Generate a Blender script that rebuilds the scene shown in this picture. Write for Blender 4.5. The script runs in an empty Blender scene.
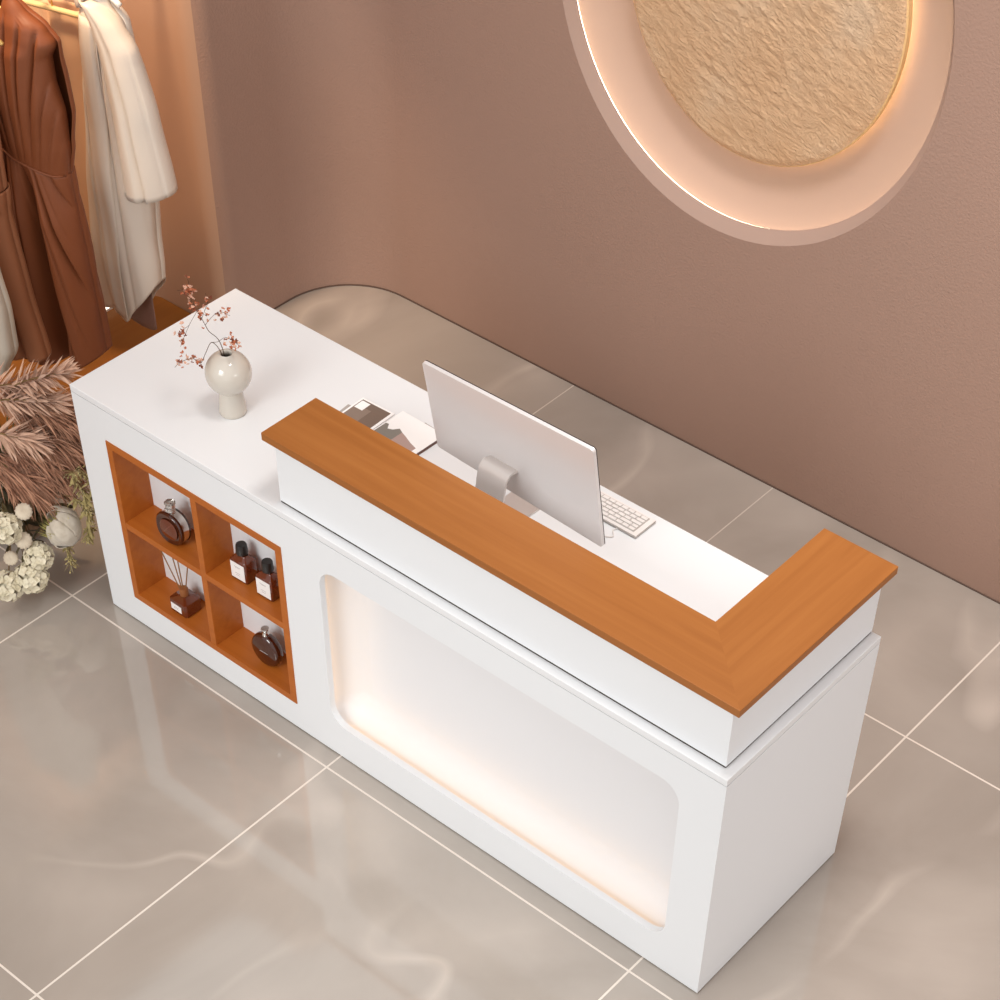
import bpy, bmesh, math, random
from mathutils import Vector, Matrix, noise
R = math.radians
sc = bpy.context.scene
col = sc.collection
rnd = random.Random(7)

# ------------------------------------------------------------------ materials
def lin(c):
    return tuple(((x/255)/12.92 if x/255 <= .04045 else ((x/255+.055)/1.055)**2.4) for x in c)+(1.0,)

def mat(name, c, rough=.5, spec=.5, metal=0, sheen=0, coat=0, trans=0, ior=1.5):
    m = bpy.data.materials.new(name); m.use_nodes = True
    b = m.node_tree.nodes['Principled BSDF']
    b.inputs['Base Color'].default_value = lin(c)
    b.inputs['Roughness'].default_value = rough
    b.inputs['Specular IOR Level'].default_value = spec
    b.inputs['Metallic'].default_value = metal
    b.inputs['Sheen Weight'].default_value = sheen
    b.inputs['Coat Weight'].default_value = coat
    b.inputs['Transmission Weight'].default_value = trans
    b.inputs['IOR'].default_value = ior
    return m

class NT:
    """small helper round a material's node tree"""
    def __init__(s, m):
        s.t = m.node_tree; s.b = s.t.nodes['Principled BSDF']
    def n(s, typ, **kw):
        nd = s.t.nodes.new(typ)
        for k, v in kw.items():
            if k.startswith('i_'): nd.inputs[k[2:].replace('_', ' ')].default_value = v
            else: setattr(nd, k, v)
        return nd
    def l(s, a, b): s.t.links.new(a, b)
    def math(s, op, a, b=None):
        nd = s.t.nodes.new('ShaderNodeMath'); nd.operation = op
        for i, x in enumerate((a, b)):
            if x is None: continue
            if isinstance(x, (int, float)): nd.inputs[i].default_value = x
            else: s.l(x, nd.inputs[i])
        return nd.outputs[0]
    def ramp(s, fac, stops):
        nd = s.t.nodes.new('ShaderNodeValToRGB'); cr = nd.color_ramp
        while len(cr.elements) < len(stops): cr.elements.new(.5)
        for e, (p, c) in zip(cr.elements, stops): e.position = p; e.color = c if len(c) == 4 else lin(c)
        s.l(fac, nd.inputs[0]); return nd.outputs[0]
    def mix(s, fac, a, b):
        nd = s.t.nodes.new('ShaderNodeMix'); nd.data_type = 'RGBA'
        for sock, x in ((nd.inputs[0], fac), (nd.inputs[6], a), (nd.inputs[7], b)):
            if isinstance(x, (int, float)): sock.default_value = x
            elif isinstance(x, tuple): sock.default_value = x
            else: s.l(x, sock)
        return nd.outputs[2]
    def bump(s, h, strength, dist):
        nd = s.n('ShaderNodeBump', i_Strength=strength, i_Distance=dist)
        s.l(h, nd.inputs['Height']); s.l(nd.outputs[0], s.b.inputs['Normal'])
    def noise(s, scale, detail=4, rough=.5, vec=None, dist=0):
        nd = s.n('ShaderNodeTexNoise', i_Scale=scale, i_Detail=detail, i_Roughness=rough, i_Distortion=dist)
        s.l(vec if vec is not None else s.obj(), nd.inputs['Vector']); return nd.outputs[0]
    def obj(s):
        return s.n('ShaderNodeTexCoord').outputs['Object']
    def scaled(s, sx, sy, sz, rot=(0, 0, 0)):
        nd = s.n('ShaderNodeMapping'); nd.inputs['Scale'].default_value = (sx, sy, sz); nd.inputs['Rotation'].default_value = rot
        s.l(s.obj(), nd.inputs['Vector']); return nd.outputs[0]

def plaster(name, c1, c2, bs):
    m = mat(name, c1, .85, .2); t = NT(m)
    t.l(t.ramp(t.noise(1.1, 3), [(.3, c1), (.75, c2)]), t.b.inputs['Base Color'])
    t.bump(t.noise(130, 3, .6), bs, .0022)
    return m
M = {}
M['wall'] = plaster('mauve_plaster', (168, 137, 121), (172, 140, 124), .8)
M['cove'] = plaster('smooth_mauve_paint', (172, 146, 133), (174, 148, 135), .03)
M['wall_warmlit'] = plaster('warmlit_plaster', (192, 157, 132), (196, 160, 136), .1)  # wall plaster tinted lighter and warmer, carrying part of the alcove's warm light
M['white'] = mat('white_laminate', (234, 236, 238), .42, .4)
M['whitetop'] = mat('white_worktop', (233, 234, 235), .4, .4)
M['gap_shade'] = mat('dark_gap_shade', (52, 40, 34), .8, .2)  # dark brown stands for the shade in the desk's gap lines
M['joint'] = mat('brown_joint_shadow', (104, 84, 74), .8, .2)  # brown put in for the shadow line along the wall foot
M['glowback'] = mat('white_light_panel', (230, 230, 232), .5, .3)

def wood(name, axis, base=((150, 90, 38), (161, 99, 45), (170, 108, 52))):
    m = mat(name, base[1], .42, .35); t = NT(m)
    s = [38, 38, 38]; s[axis] = 1.6
    v = t.scaled(*s)
    n1 = t.noise(1.0, 5, .6, v, .6)
    s2 = [9, 9, 9]; s2[axis] = .7
    n2 = t.noise(1.0, 3, .5, t.scaled(*s2), 1.2)
    f = t.math('ADD', t.math('MULTIPLY', n1, .68), t.math('MULTIPLY', n2, .32))
    t.l(t.ramp(f, [(.3, base[0]), (.5, base[1]), (.72, base[2])]), t.b.inputs['Base Color'])
    t.bump(n1, .12, .001)
    return m
M['woodx'] = wood('honey_oak_along_front', 0)
M['woody'] = wood('honey_oak_along_side', 1)
M['woodn'] = wood('orange_veneer', 0, ((168, 90, 28), (180, 99, 35), (186, 106, 40)))

def floor_mat():
    m = mat('polished_marble_tile', (160, 146, 136), .06, .9, ior=1.6); t = NT(m)
    sep = t.n('ShaderNodeSeparateXYZ'); t.l(t.obj(), sep.inputs[0])
    x, y = sep.outputs[0], sep.outputs[1]
    def line(v, p, w=.0028):
        return t.math('LESS_THAN', t.math('ABSOLUTE', t.math('SUBTRACT', v, p)), w)
    def anyof(ls):
        o = ls[0]
        for q in ls[1:]: o = t.math('MAXIMUM', o, q)
        return o
    front = anyof([line(x, p) for p in (-1.13, -.116, .895, 1.904, 2.91, 3.92)])
    back = anyof([line(x, p) for p in (.317, 1.103)]+[]) ; back = t.math('MAXIMUM', t.math('MULTIPLY', anyof([line(x, p, .0022) for p in (.317, 1.103)]), .55), anyof([line(x, p) for p in (1.982, 2.86, 3.7)]))
    rows = anyof([line(y, p) for p in (-2.0, -1.023, -.052, 1.047)])
    isb = t.math('GREATER_THAN', y, .3)
    g = t.math('MAXIMUM', rows, t.math('ADD', t.math('MULTIPLY', front, t.math('SUBTRACT', 1, isb)), t.math('MULTIPLY', back, isb)))
    cl = t.noise(1.3, 5, .55, None, .8)
    base = t.ramp(cl, [(.3, (154, 144, 134)), (.5, (166, 156, 146)), (.7, (175, 165, 155))])
    def vein(scale, w, off):
        mp = t.n('ShaderNodeMapping'); mp.inputs['Location'].default_value = off; mp.inputs['Rotation'].default_value = (0, 0, .8)
        mp.inputs['Scale'].default_value = (1, .55, 1)
        t.l(t.obj(), mp.inputs['Vector'])
        n = t.noise(scale, 3, .45, mp.outputs[0], .35)
        return t.math('MAXIMUM', t.math('SUBTRACT', 1, t.math('MULTIPLY', t.math('ABSOLUTE', t.math('SUBTRACT', n, .5)), w)), 0)
    patch = t.ramp(t.noise(1.7, 2, .5, None, .3), [(.42, (0, 0, 0)), (.6, (255, 255, 255))])
    v1 = t.math('MULTIPLY', t.math('MULTIPLY', vein(1.0, 46, (3, 1, 0)), patch), .42)
    v2 = t.math('MULTIPLY', t.math('MULTIPLY', vein(.9, 11, (7, 4, 0)), patch), .2)
    c = t.mix(t.math('MAXIMUM', v1, v2), base, lin((222, 208, 196)))
    c = t.mix(g, c, lin((226, 214, 202)))
    t.l(c, t.b.inputs['Base Color'])
    t.l(t.math('ADD', t.math('MULTIPLY', g, .4), .07), t.b.inputs['Roughness'])
    return m
M['floor'] = floor_mat()
M['ochre'] = wood('ochre_boards', 1, ((140, 88, 36), (148, 94, 40), (154, 100, 44)))

def emit(name, c, s):
    m = bpy.data.materials.new(name); m.use_nodes = True; t = m.node_tree
    t.nodes.clear(); o = t.nodes.new('ShaderNodeOutputMaterial'); e = t.nodes.new('ShaderNodeEmission')
    e.inputs[0].default_value = lin(c); e.inputs[1].default_value = s
    t.links.new(e.outputs[0], o.inputs[0]); return m
M['led_desk'] = emit('warm_desk_led', (255, 192, 108), 2.7)
M['led_cove'] = emit('warm_cove_led', (255, 238, 208), 7.5)
M['led_halo'] = emit('warm_halo_led', (255, 232, 185), 10)
M['led_floor'] = emit('white_floor_led', (255, 240, 215), 4)

def relief():
    m = mat('sand_plaster_relief', (222, 186, 134), .8, .3); t = NT(m)
    def dot(v):
        nd = t.n('ShaderNodeVectorMath', operation='DOT_PRODUCT'); t.l(t.obj(), nd.inputs[0]); nd.inputs[1].default_value = v; return nd.outputs['Value']
    cb = t.n('ShaderNodeCombineXYZ'); t.l(dot((34*.93, 0, -34*.37)), cb.inputs[0]); t.l(dot((84*.37, 0, 84*.93)), cb.inputs[1])
    n1 = t.noise(1, 8, .68, cb.outputs[0], .35)
    n2 = t.noise(150, 4, .7)
    big = t.noise(5, 3, .5)
    h = t.math('ADD', t.math('MULTIPLY', n1, 1.0), t.math('MULTIPLY', n2, .7))
    t.l(t.ramp(big, [(.3, (240, 194, 150)), (.55, (246, 204, 162)), (.75, (248, 214, 178))]), t.b.inputs['Base Color'])
    t.bump(h, 1, .014)
    return m
M['relief'] = relief()
M['reliefrim'] = mat('sand_plaster_edge', (222, 186, 134), .7, .3)

def fabric(name, c, rough=.5, sheen=0):
    m = mat(name, c, rough, .35, sheen=sheen); t = NT(m)
    t.bump(t.noise(500, 2), .06, .0006)
    return m
M['brown'] = fabric('rust_brown_satin', (130, 72, 42), .5)
M['tan'] = fabric('cinnamon_crepe', (160, 104, 72), .55)
M['taupe'] = fabric('camel_fabric', (232, 192, 156), .55)
M['cream'] = fabric('ivory_satin', (226, 212, 197), .32)
M['sheer'] = mat('sheer_mauve_organza', (150, 118, 108), .5, .3)
M['sheer'].node_tree.nodes['Principled BSDF'].inputs['Alpha'].default_value = .7
M['offwhite'] = fabric('oatmeal_linen', (205, 194, 178), .7)
M['gold'] = mat('brushed_gold', (226, 186, 116), .3, .5, metal=.75)
M['goldlite'] = mat('pale_gold_wood', (240, 214, 158), .4, .4)
M['hangerwhite'] = mat('white_hanger_plastic', (248, 242, 232), .35, .5)
M['alu'] = mat('silver_aluminium', (226, 221, 219), .36, .5, metal=.3)
M['aluneck'] = mat('silver_stand_aluminium', (212, 204, 199), .32, .5, metal=.4)
M['screen'] = mat('black_screen_glass', (20, 19, 20), .08, .5)
M['bezel'] = mat('dark_screen_bezel', (70, 62, 58), .4, .4)
M['key'] = mat('white_keycap', (238, 233, 229), .45, .4)
M['keybase'] = mat('pale_grey_keyboard_tray', (192, 184, 178), .4, .4, metal=.2)
M['ceramic'] = mat('glazed_stone_ceramic', (206, 198, 186), .16, .5, coat=.3)
M['twig'] = mat('dark_twig', (84, 62, 48), .7, .3)
M['petal1'] = mat('rust_dried_petal', (198, 122, 88), .7, .2)
M['petal2'] = mat('blush_dried_petal', (226, 184, 160), .7, .2)
M['petal3'] = mat('maroon_dried_petal', (140, 80, 60), .7, .2)
M['amber'] = mat('amber_glass', (128, 58, 30), .06, .6, trans=.35, coat=.5)
M['amberdark'] = mat('dark_amber_glass', (74, 32, 16), .06, .6, trans=.15, coat=.5)
M['clear'] = mat('clear_glass', (240, 236, 230), .03, .6, trans=.9, ior=1.45)
M['black'] = mat('black_cap_plastic', (38, 34, 32), .3, .5)
M['chrome'] = mat('polished_chrome', (225, 222, 218), .12, .5, metal=1)
M['label'] = mat('white_paper_label', (244, 241, 238), .6, .3)
M['print'] = mat('grey_label_ink', (176, 170, 168), .7, .2)
M['copper'] = mat('brown_cork_collar', (150, 92, 50), .5, .4)
M['reed'] = mat('rattan_reed', (146, 104, 66), .7, .2)
M['photo'] = mat('taupe_print', (122, 104, 92), .35, .4)
M['photo2'] = mat('greyish_brown_print', (140, 122, 110), .35, .4)
M['paper'] = mat('white_paper', (250, 248, 246), .55, .3)
M['sagepic'] = mat('sage_grey_print', (134, 128, 120), .45, .3)
M['pinkpic'] = mat('dusty_pink_print', (178, 152, 144), .45, .3)
M['pages'] = mat('beige_page_edges', (206, 186, 176), .7, .2)
M['cover'] = mat('brown_magazine_spine', (104, 74, 66), .5, .3)
M['grey'] = mat('grey_card', (176, 168, 162), .5, .3)
def plume_mat(name, a, b):
    m = mat(name, a, .85, .15, sheen=.3); t = NT(m)
    t.l(t.ramp(t.noise(40, 3), [(.35, a), (.65, b)]), t.b.inputs['Base Color']); return m
M['spike'] = plume_mat('dusty_rose_dried_leaf', (194, 154, 130), (214, 178, 154))
M['pampas'] = plume_mat('tan_pampas_hair', (168, 120, 94), (196, 148, 120))
M['bloom'] = plume_mat('cream_petal', (214, 203, 174), (230, 220, 195))
M['protea'] = plume_mat('grey_white_petal', (186, 174, 156), (206, 196, 180))
M['stamen'] = plume_mat('yellow_green_stamen', (176, 166, 88), (206, 196, 120))
M['disc'] = plume_mat('beige_button_flower', (196, 180, 158), (214, 200, 178))
M['sprig'] = plume_mat('olive_seed_sprig', (150, 134, 84), (190, 172, 118))
M['foliage'] = plume_mat('dark_olive_leaf', (84, 76, 48), (104, 92, 62))
M['basket'] = plume_mat('brown_wicker', (110, 82, 54), (134, 102, 70))
M['stem'] = mat('dry_stem', (128, 104, 68), .8, .2)

# ------------------------------------------------------------------ helpers
def link(name, bm, m, parent=None, smooth=False, recalc=True):
    if recalc: bmesh.ops.recalc_face_normals(bm, faces=bm.faces[:])
    me = bpy.data.meshes.new(name); bm.to_mesh(me); bm.free()
    for mm in (m if isinstance(m, (list, tuple)) else [m]): me.materials.append(mm)
    if smooth:
        for p in me.polygons: p.use_smooth = True
    o = bpy.data.objects.new(name, me); col.objects.link(o)
    if parent: o.parent = parent
    return o
def tag(o, label, cat, group=None):
    o['label'] = label; o['category'] = cat
    if group: o['group'] = group
    return o
def thing(name, label, cat, loc=(0, 0, 0), rz=0, group=None):
    o = bpy.data.objects.new(name, None); col.objects.link(o); o.empty_display_size = .05
    o.location = loc; o.rotation_euler = (0, 0, rz)
    return tag(o, label, cat, group)
def struct(name, bm, m, smooth=False):
    o = link(name, bm, m, None, smooth); o['kind'] = 'structure'; return o
def sharp(o, ang=35):
    """smooth shading that keeps edges sharper than ang"""
    me = o.data
    for p in me.polygons: p.use_smooth = True
    bm = bmesh.new(); bm.from_mesh(me)
    for e in bm.edges:
        if len(e.link_faces) == 2 and e.calc_face_angle(0) > R(ang): e.smooth = False
    bm.to_mesh(me); bm.free(); return o
def box(bm, lo, hi, bev=0, seg=2):
    vs = [bm.verts.new((x, y, z)) for x in (lo[0], hi[0]) for y in (lo[1], hi[1]) for z in (lo[2], hi[2])]
    fs = [bm.faces.new([vs[i] for i in f]) for f in ((0, 1, 3, 2), (4, 6, 7, 5), (0, 4, 5, 1), (2, 3, 7, 6), (0, 2, 6, 4), (1, 5, 7, 3))]
    if bev:
        es = list({e for f in fs for e in f.edges})
        bmesh.ops.bevel(bm, geom=es, offset=bev, segments=seg, profile=.5, affect='EDGES')
def bx(name, lo, hi, m, parent=None, bev=.0015):
    bm = bmesh.new(); box(bm, lo, hi, bev); return link(name, bm, m, parent)
def lathe(bm, prof, n=40, c=(0, 0, 0), axis=None):
    """prof: (radius, height) list"""
    rot = Vector((0, 0, 1)).rotation_difference(Vector(axis)).to_matrix() if axis else Matrix.Identity(3)
    rings = []
    for r, z in prof:
        if r < 1e-6: rings.append([bm.verts.new(rot @ Vector((0, 0, z)) + Vector(c))])
        else: rings.append([bm.verts.new(rot @ Vector((r*math.cos(2*math.pi*i/n), r*math.sin(2*math.pi*i/n), z)) + Vector(c)) for i in range(n)])
    for a, b in zip(rings, rings[1:]):
        for i in range(n):
            j = (i+1) % n
            if len(a) == 1 and len(b) == 1: continue
            if len(a) == 1: bm.faces.new((a[0], b[j], b[i]))
            elif len(b) == 1: bm.faces.new((a[i], a[j], b[0]))
            else: bm.faces.new((a[i], a[j], b[j], b[i]))
def tube(bm, pts, r, n=8, r1=None):
    pts = [Vector(p) for p in pts]; rings = []; k = len(pts)
    up = None
    for i, p in enumerate(pts):
        d = (pts[min(i+1, k-1)]-pts[max(i-1, 0)]).normalized()
        if up is None: up = d.orthogonal().normalized()
        up = (up - d*up.dot(d)).normalized(); s = d.cross(up)
        rr = r if r1 is None else r+(r1-r)*i/(k-1)
        rings.append([bm.verts.new(p+(up*math.cos(2*math.pi*j/n)+s*math.sin(2*math.pi*j/n))*rr) for j in range(n)])
    for a, b in zip(rings, rings[1:]):
        for j in range(n): bm.faces.new((a[j], a[(j+1) % n], b[(j+1) % n], b[j]))
    bm.faces.new(rings[0][::-1]); bm.faces.new(rings[-1])
def smooth_path(pts, n=6):
    pts = [Vector(p) for p in pts]; out = []
    for i in range(len(pts)-1):
        p0, p1, p2, p3 = pts[max(i-1, 0)], pts[i], pts[i+1], pts[min(i+2, len(pts)-1)]
        for k in range(n):
            t = k/n
            out.append(.5*((2*p1)+(p2-p0)*t+(2*p0-5*p1+4*p2-p3)*t*t+(3*p1-p0-3*p2+p3)*t**3))
    out.append(pts[-1]); return out
def loop_fill(bm, loops, y, yb):
    """flat panel in the xz plane at y, with holes, given thickness to yb"""
    es = []
    for lp in loops:
        vs = [bm.verts.new((x, y, z)) for x, z in lp]
        es += [bm.edges.new((vs[i], vs[(i+1) % len(vs)])) for i in range(len(vs))]
    r = bmesh.ops.triangle_fill(bm, use_beauty=True, use_dissolve=False, edges=es)
    fs = [g for g in r['geom'] if isinstance(g, bmesh.types.BMFace)]
    ex = bmesh.ops.extrude_face_region(bm, geom=fs)
    for v in [g for g in ex['geom'] if isinstance(g, bmesh.types.BMVert)]: v.co.y = yb
def rrect(x0, x1, z0, z1, r, n=10):
    pts = []
    for cx, cz, a0 in ((x1-r, z1-r, 0), (x0+r, z1-r, 90), (x0+r, z0+r, 180), (x1-r, z0+r, 270)):
        for i in range(n+1):
            a = R(a0+90*i/n); pts.append((cx+r*math.cos(a), cz+r*math.sin(a)))
    return pts
def rect(x0, x1, z0, z1): return [(x0, z0), (x1, z0), (x1, z1), (x0, z1)]
def ellipse(cx, cz, a, b, n=128): return [(cx+a*math.cos(2*math.pi*i/n), cz+b*math.sin(2*math.pi*i/n)) for i in range(n)]
def skin(bm, loops, close_loop=True):
    """bridge successive loops of 3-D points having equal counts"""
    rings = [[bm.verts.new(p) for p in lp] for lp in loops]
    for a, b in zip(rings, rings[1:]):
        n = len(a)
        for i in range(n if close_loop else n-1):
            j = (i+1) % n; bm.faces.new((a[i], a[j], b[j], b[i]))
    return rings

# ------------------------------------------------------------------ setting
WY, WX, TOP = 1.677, -.71, 3.4
bm = bmesh.new(); box(bm, (-3.2, -5.0, -.1), (6.5, WY+.3, 0)); struct('floor', bm, M['floor'])
EC = (.808, 1.405)                      # centre of the oval recess
X0 = WX+.27
bm = bmesh.new()
loop_fill(bm, [rect(X0, 6.5, 0, TOP), ellipse(*EC, .614, .652)], WY, WY+.02); struct('wall_back', bm, M['wall'])
def arc(cx, cy, r, a0, a1, n=16): return [(cx+r*math.cos(R(a0+(a1-a0)*i/n)), cy+r*math.sin(R(a0+(a1-a0)*i/n))) for i in range(n+1)]
def ribbon(path, z0, z1, thick):
    bm = bmesh.new(); n = len(path); a = []; b = []
    for i in range(n):
        p = Vector(path[i]); d = (Vector(path[min(i+1, n-1)])-Vector(path[max(i-1, 0)])).normalized(); nn = Vector((-d.y, d.x))*thick
        a.append((p.x, p.y)); b.append((p.x+nn.x, p.y+nn.y))
    lp = a+b[::-1]
    skin(bm, [[(x, y, z0) for x, y in lp], [(x, y, z1) for x, y in lp]])
    for z in (z0, z1):
        vs = [[v for v in bm.verts if abs(v.co.z-z) < 1e-6 and (v.co.xy-Vector(q)).length < 1e-5][0] for q in lp]
        for i in range(n-1): bm.faces.new((vs[i], vs[i+1], vs[2*n-2-i], vs[2*n-1-i]))
    return bm
ER = .07
left_path = [(X0, WY)]+arc(X0, WY-.27, .27, 90, 180)[1:]+[(WX, 1.13+ER)]+arc(WX-ER, 1.13+ER, ER, 0, -45, 6)[1:]
sharp(struct('wall_left', ribbon(left_path[::-1], 0, TOP, .02), M['wall']), 40)
alc_path = arc(WX-ER, 1.13+ER, ER, -45, -90, 6)+[(-.93, 1.13)]+arc(-1.0, .98, .15, 90, 180, 14)+[(-1.15, .5), (-1.15, -.5), (-1.15, -2.6)]
sharp(struct('wall_alcove', ribbon(alc_path[::-1], 0, TOP, .02), M['wall_warmlit']), 40)
# dark strip standing in for the joint's shadow line at the wall foot
jp = [(6.4, WY), (X0, WY)]+arc(X0, WY-.27, .27, 90, 180)[1:]+[(WX, 1.13+ER)]
struct('trim_1', ribbon([(x, y) for x, y in jp], (.0005), .0045, .0035), M['joint'])
bm = bmesh.new(); box(bm, (-1.145, -2.5, 0), (WX-.02, 1.125, .006)); struct('trim_2', bm, M['ochre'])
# oval recess: chamfered rim, undercut lip, cove
bm = bmesh.new()
prof = [(.614, .652, WY), (.592, .620, WY+.03), (.592, .620, WY+.034), (.606, .634, WY+.034)]+[(.606-.13*(k/14)**1.7, .634-.13*(k/14)**1.7, WY+.036+.091*(1-(1-k/14)**1.6)) for k in range(15)]+[(.3, .31, WY+.127), (.02, .02, WY+.127)]
rings = skin(bm, [[(x, y, z) for x, z in ellipse(*EC, a, b)] for a, b, y in prof]); bm.faces.new(rings[-1])
o = struct('trim_3', bm, M['cove']); sharp(o, 30)
led = thing('led_strip', 'warm LED strip tucked behind the rim of the oval wall recess', 'light strip', (EC[0], WY, EC[1]))
bm = bmesh.new()
lp = lambda a, b, y: [(x, y, z) for x, z in ellipse(0, 0, a, b)]
skin(bm, [lp(.594, .622, .0345), lp(.594, .622, .038), lp(.603, .631, .038), lp(.603, .631, .0345), lp(.594, .622, .0345)])
link('light_strip', bm, M['led_cove'], led)
# relief panel hung in the recess
art = thing('wall_panel', 'oval sand coloured plaster relief hung in the glowing round wall recess', 'wall art', (EC[0], WY+.127, EC[1]))
bm = bmesh.new()
A, B_ = .432, .459; rr = []
NR, NA = 120, 260
for k in range(NR+1):
    f = (k+.02)/NR; ring = []
    for i in range(NA):
        an = 2*math.pi*i/NA; x, z = A*f*math.cos(an), B_*f*math.sin(an)
        u, w = x*.93-z*.37, x*.37+z*.93
        h = noise.turbulence(Vector((u*26, w*50, 3.1)), 4, False)*.0035+noise.noise(Vector((x*7, z*7, 9)))*.003
        e = min(1, (1-f)/.03); ring.append((x, -.052-h*e+.006*(1-e), z))
    rr.append(ring)
rings = skin(bm, rr); bm.faces.new(rings[0])
link('relief_face', bm, M['relief'], art, True)
bm = bmesh.new()
skin(bm, [lp(A, B_, -.046), lp(A+.004, B_+.004, -.042), lp(A+.004, B_+.004, -.024), lp(A-.01, B_-.01, -.022), lp(.1, .1, -.022)])
sharp(link('panel_edge', bm, M['reliefrim'], art))
bm = bmesh.new(); skin(bm, [lp(.405, .43, -.022), lp(.405, .43, 0), lp(.385, .41, 0), lp(.385, .41, -.022), lp(.405, .43, -.022)])
link('halo_light', bm, M['led_halo'], art)

# ------------------------------------------------------------------ reception desk
L, D, H = 2.068, .58, .75
desk = thing('reception_desk', 'long white reception desk with orange wood ledge and lit front panel', 'reception desk')
bm = bmesh.new()
C0, C1, Z0, Z1 = .1115, .7452, .0964, .6312
LX0, LX1, LZ0, LZ1, LR = .872, 1.957, .118, .642, .055
loop_fill(bm, [rect(0, L, .004, H-.021), rect(C0, C1, Z0, Z1), rrect(LX0, LX1, LZ0, LZ1, LR)], .001, .019)
link('front_panel', bm, M['white'], desk)
bx('side_panel', (0, .019, .004), (.018, D, H-.021), M['white'], desk, .0008)
bx('side_panel', (L-.018, .019, .004), (L, D, H-.021), M['white'], desk, .0008)
bx('back_panel', (.018, .40, .004), (L-.018, .415, H-.021), M['white'], desk, 0)
bx('bottom_gap', (.004, .005, 0), (L-.004, D-.004, .004), M['gap_shade'], desk, 0)
bx('worktop', (0, 0, H-.019), (L, D, H), M['whitetop'], desk, .0014)
bx('worktop_gap', (.003, .003, H-.0215), (L-.003, D-.003, H-.0185), M['gap_shade'], desk, 0)
# lit recess
def rr3(o_, y): return [(x, y, z) for x, z in rrect(LX0-o_, LX1+o_, LZ0-o_, LZ1+o_, LR+o_)]
bm = bmesh.new()
rings = skin(bm, [rr3(.022, .019), rr3(.021, .03)]+[rr3(.021-.075*(k/8)**1.8, .03+.072*(1-(1-k/8)**1.5)) for k in range(1, 9)])
bm.faces.new(rings[-1])
sharp(link('light_box', bm, M['glowback'], desk), 60)
bm = bmesh.new()
box(bm, (LX0-.021, .0193, LZ0+.03), (LX0-.009, .0232, LZ1-.06)); box(bm, (LX0+.03, .0193, LZ0-.021), (LX1-.03, .0232, LZ0-.009))
lb = link('light_strip', bm, M['led_desk'], desk); lb['label'] = 'warm glowing strip inside the recessed front panel'
# orange display niche
T = .021
bm = bmesh.new()
loop_fill(bm, [rect(C0, C1, Z0, Z1), rect(C0+T, C1-T, Z0+T, Z1-T)], -.0015, .104)
nf = link('display_niche', bm, M['woodn'], desk); nf['label'] = 'orange wood four-cell niche set in the front panel'
VX, SZ = .432, .372
bx('niche_divider', (VX-T/2, -.001, Z0+T), (VX+T/2, .102, Z1-T), M['woodn'], nf, .0006)
for a, b in ((C0+T, VX-T/2), (VX+T/2, C1-T)): bx('niche_shelf', (a, -.001, SZ-T), (b, .102, SZ), M['woodn'], nf, .0006)
bk = bx('niche_back', (C0+T, .1, Z0+T), (C1-T, .104, Z1-T), M['white'], nf, 0)
bk['label'] = 'white back of the niche'
# raised L-shaped riser and ledge
RX0, RY0, RX1, RYB, RT = .733, .0256, 2.0448, .5768, .15
def lshape(bm, x0, y0, x1, yb, tx, ty, z0, z1, bev=0):
    p = [(x0, y0), (x1, y0), (x1, yb), (x1-tx, yb), (x1-tx, y0+ty), (x0, y0+ty)]
    a = [bm.verts.new((x, y, z0)) for x, y in p]; b = [bm.verts.new((x, y, z1)) for x, y in p]
    for i in range(6): bm.faces.new((a[i], a[(i+1) % 6], b[(i+1) % 6], b[i]))
    bm.faces.new(a[::-1]); bm.faces.new(b)
    if bev: bmesh.ops.bevel(bm, geom=bm.edges[:], offset=bev, segments=2, affect='EDGES', profile=.5)
bm = bmesh.new(); lshape(bm, RX0, RY0, RX1, RYB, RT, RT, H+.005, .9215, .001); link('riser', bm, M['white'], desk)
bm = bmesh.new(); lshape(bm, RX0+.0012, RY0+.0012, RX1-.0012, RYB-.0012, RT-.0024, RT-.0024, H, H+.005); link('riser_shadow_line', bm, M['gap_shade'], desk)  # near-flush dark strip painted as the shadow line under the riser
WX0, WY0, WX1, WYB, WIX, WIY, WZ0, WZ1 = .702, .0149, 2.0651, .5965, 1.8716, .1945, .9215, .9427
bm = bmesh.new()
P8 = [(WX0, WY0), (WX1, WY0), (WX1, WYB), (WIX, WYB), (WIX, WIY), (WX0, WIY)]
lo_ = [bm.verts.new((x, y, WZ0)) for x, y in P8]; hi_ = [bm.verts.new((x, y, WZ1)) for x, y in P8]
for k in range(6):
    f = bm.faces.new((lo_[k], lo_[(k+1) % 6], hi_[(k+1) % 6], hi_[k])); f.material_index = 0 if k in (0, 4, 5) else 1
for vv in (lo_, hi_):
    bm.faces.new([vv[q] for q in (0, 1, 4, 5)]); f = bm.faces.new([vv[q] for q in (1, 2, 3, 4)]); f.material_index = 1
bmesh.ops.recalc_face_normals(bm, faces=bm.faces[:])
bmesh.ops.bevel(bm, geom=[e for e in bm.edges if e.calc_face_angle(0) > .5], offset=.0012, segments=2, affect='EDGES', profile=.5)
o = link('counter_ledge', bm, [M['woodx'], M['woody']], desk); o['label'] = 'honey wood ledge on top of the riser'

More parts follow.
